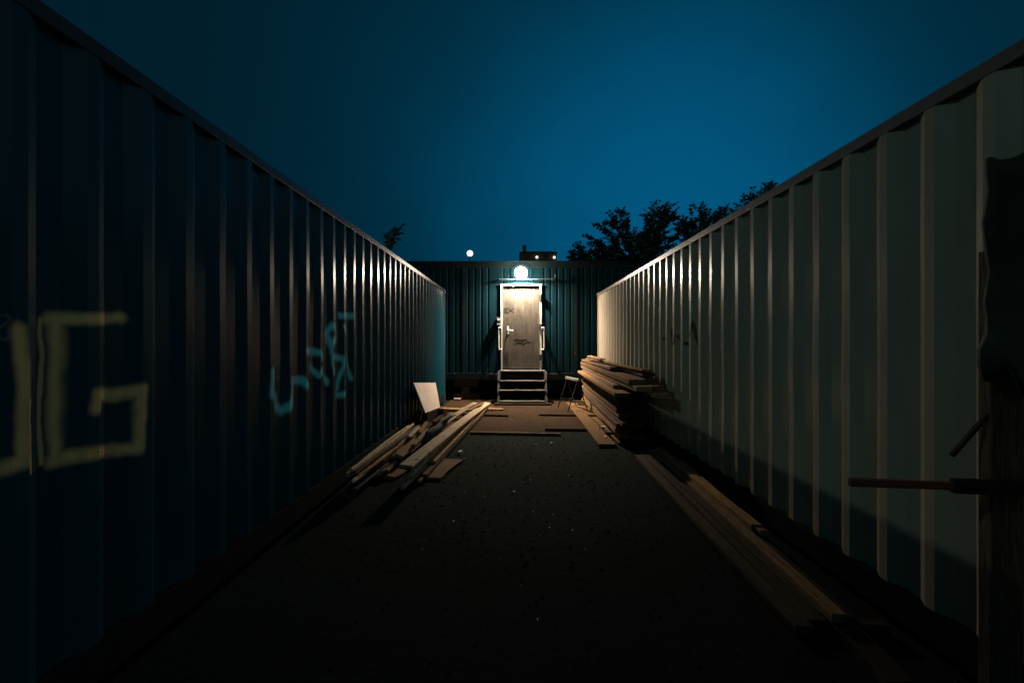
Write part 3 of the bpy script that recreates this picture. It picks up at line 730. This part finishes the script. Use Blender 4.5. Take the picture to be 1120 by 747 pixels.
# ------------------------------------------------------------------ far lamp and far building
p = PY(514, 277.3, 34)
lt2 = thing('street_lamp', (p.x, p.y, 0), 'white globe lamp shining far off above the office roof', 'street lamp')
m = MB(); m.tube([(p.x, p.y, 0), (p.x, p.y, 4), (p.x, p.y, p.z-.24)], [.07,.05,.035], 8); m.build('pole', M['darkmetal'], lt2)
m = MB(); m.sphere(p, .20, 20, 12); m.build('lamp_globe', emit_mat('far_lamp_glass', (.85,.95,1), 6), lt2, smooth=True)
m = MB(); m.tube([(p.x, p.y, p.z-.26), (p.x, p.y, p.z-.2)], [.05,.09], 10); m.build('lamp_collar', M['darkmetal'], lt2)
Yb = 90
a = PY(569, 284, Yb); b = PY(609, 284, Yb); zt = PY(590, 276, Yb).z; zp = PY(590, 272.3, Yb).z
fb = thing('distant_building', ((a.x+b.x)/2, Yb, 0), 'dark distant building with a chimney and two white lights, just showing over the office roof', 'building')
brk = simple_mat('brown_brick', (.16,.09,.06), .9, 0, .4, 2, .2); slate = simple_mat('dark_roofing', (.05,.05,.05), .8, 0, .3, 2, .2)
m = MB(); m.box((a.x, Yb, 0), (b.x, Yb+8, zt)); m.build('wall', brk, fb)
m = MB(); x0, x1 = a.x-.15, b.x+.15
m.add([(x0,Yb-.2,zt+.01),(x1,Yb-.2,zt+.01),(x1,Yb+8.2,zt+.01),(x0,Yb+8.2,zt+.01),(x0+.8,Yb+2.5,zp),(x1-1.2,Yb+2.5,zp),(x1-1.2,Yb+5.5,zp),(x0+.8,Yb+5.5,zp)],
      [(3,2,1,0),(4,5,6,7),(0,1,5,4),(1,2,6,5),(2,3,7,6),(3,0,4,7)]); rf = m.build('roof', slate, fb)
c = PY(573.6, 270, Yb+1)
m = MB(); m.box((c.x-.35, Yb+.6, zt-1), (c.x+.35, Yb+1.4, PY(573, 268.5, Yb+1).z)); m.build('chimney', brk, rf)
for px, py in ((587.2, 281.4), (606.2, 281.6)):
    q_ = PY(px, py, Yb-.3); m = MB(); m.sphere(q_, .24, 12, 8); m.build('light', emit_mat('far_white_light', (.92,1,.96), 1.6), fb, smooth=True)
q_ = PY(598, 280.5, Yb); m = MB(); m.box((q_.x-.4, Yb-.03, q_.z-.3), (q_.x+.3, Yb-.002, q_.z+.3)); m.build('window', M['black'], fb)
# ------------------------------------------------------------------ sky, light, camera
w = bpy.data.worlds.new('World'); S.world = w; w.use_nodes = True
nt = w.node_tree; bg = nt.nodes['Background']
tc_ = nt.nodes.new('ShaderNodeTexCoord')
def dotn(vec):
    d = nt.nodes.new('ShaderNodeVectorMath'); d.operation = 'DOT_PRODUCT'; d.inputs[1].default_value = Vector(vec).normalized()
    nt.links.new(tc_.outputs['Generated'], d.inputs[0]); return d.outputs['Value']
def mth(op, a, b):
    d = nt.nodes.new('ShaderNodeMath'); d.operation = op
    for i, x in enumerate((a, b)):
        if hasattr(x, 'links'): nt.links.new(x, d.inputs[i])
        else: d.inputs[i].default_value = x
    return d.outputs[0]
rp = nt.nodes.new('ShaderNodeValToRGB'); e = rp.color_ramp.elements
# dusk glow low in the sky ahead and to the right, fading to deep blue overhead; raised again behind, out of view, to lift dark surfaces
stops = [(-1, (.010,.060,.070)), (-.5, (.005,.036,.046)), (.15, (.0012,.012,.021)), (.66, (.0004,.012,.022)), (.80, (.0004,.0185,.036)), (.89, (.0004,.024,.046)), (.955, (.0005,.060,.130)), (1.0, (.0008,.094,.215))]
while len(e) < len(stops): e.new(.5)
for i, (pp, cc) in enumerate(stops):
    e[i].position = (pp+1)/2; e[i].color = cc+(1,)
rp.color_ramp.interpolation = 'B_SPLINE'
val = mth('MULTIPLY', mth('ADD', dotn((.27, 1, .21)), 1), .5)
nz_ = nt.nodes.new('ShaderNodeTexNoise'); nz_.inputs['Scale'].default_value = 2.2; nz_.inputs['Detail'].default_value = 5; nt.links.new(tc_.outputs['Generated'], nz_.inputs['Vector'])
val = mth('ADD', val, mth('MULTIPLY', mth('SUBTRACT', nz_.outputs['Fac'], .5), .045))
nt.links.new(val, rp.inputs[0])
# glow lobe added to the unseen sky at right, brightens the blue wall
r2 = nt.nodes.new('ShaderNodeValToRGB'); r2.color_ramp.elements[0].position = .5; r2.color_ramp.elements[0].color = (0,0,0,1); r2.color_ramp.elements[1].position = 1; r2.color_ramp.elements[1].color = (.13,.185,.18,1)
nt.links.new(dotn((.90, -.45, .50)), r2.inputs[0])
ad = nt.nodes.new('ShaderNodeVectorMath'); ad.operation = 'ADD'; nt.links.new(rp.outputs[0], ad.inputs[0]); nt.links.new(r2.outputs[0], ad.inputs[1])
nt.links.new(ad.outputs[0], bg.inputs[0]); bg.inputs[1].default_value = 1.0
sl = bpy.data.lights.new('moonlight', 'SUN'); sl.energy = .10; sl.angle = math.radians(.7); sl.color = (.72, 1, .86)
so = bpy.data.objects.new('moonlight', sl); C.objects.link(so)
el = math.atan2(ZL-.52, (WR-WL)); d = Vector((math.cos(el), .28, -math.sin(el)))
so.rotation_euler = d.to_track_quat('-Z', 'Y').to_euler(); so.location = (-6, 0, 8)
cam = bpy.data.cameras.new('camera'); co_ = bpy.data.objects.new('camera', cam); C.objects.link(co_)
cam.sensor_width = 36; cam.sensor_fit = 'HORIZONTAL'; cam.lens = 36*F/1120; cam.clip_start = .05; cam.clip_end = 2000
co_.location = (0, 0, EYE); co_.rotation_euler = (math.radians(90), 0, YAW)
S.camera = co_
S.view_settings.view_transform = 'Standard'; S.view_settings.look = 'None'; S.view_settings.gamma = 1; S.view_settings.exposure = 0
S.view_settings.use_curve_mapping = False
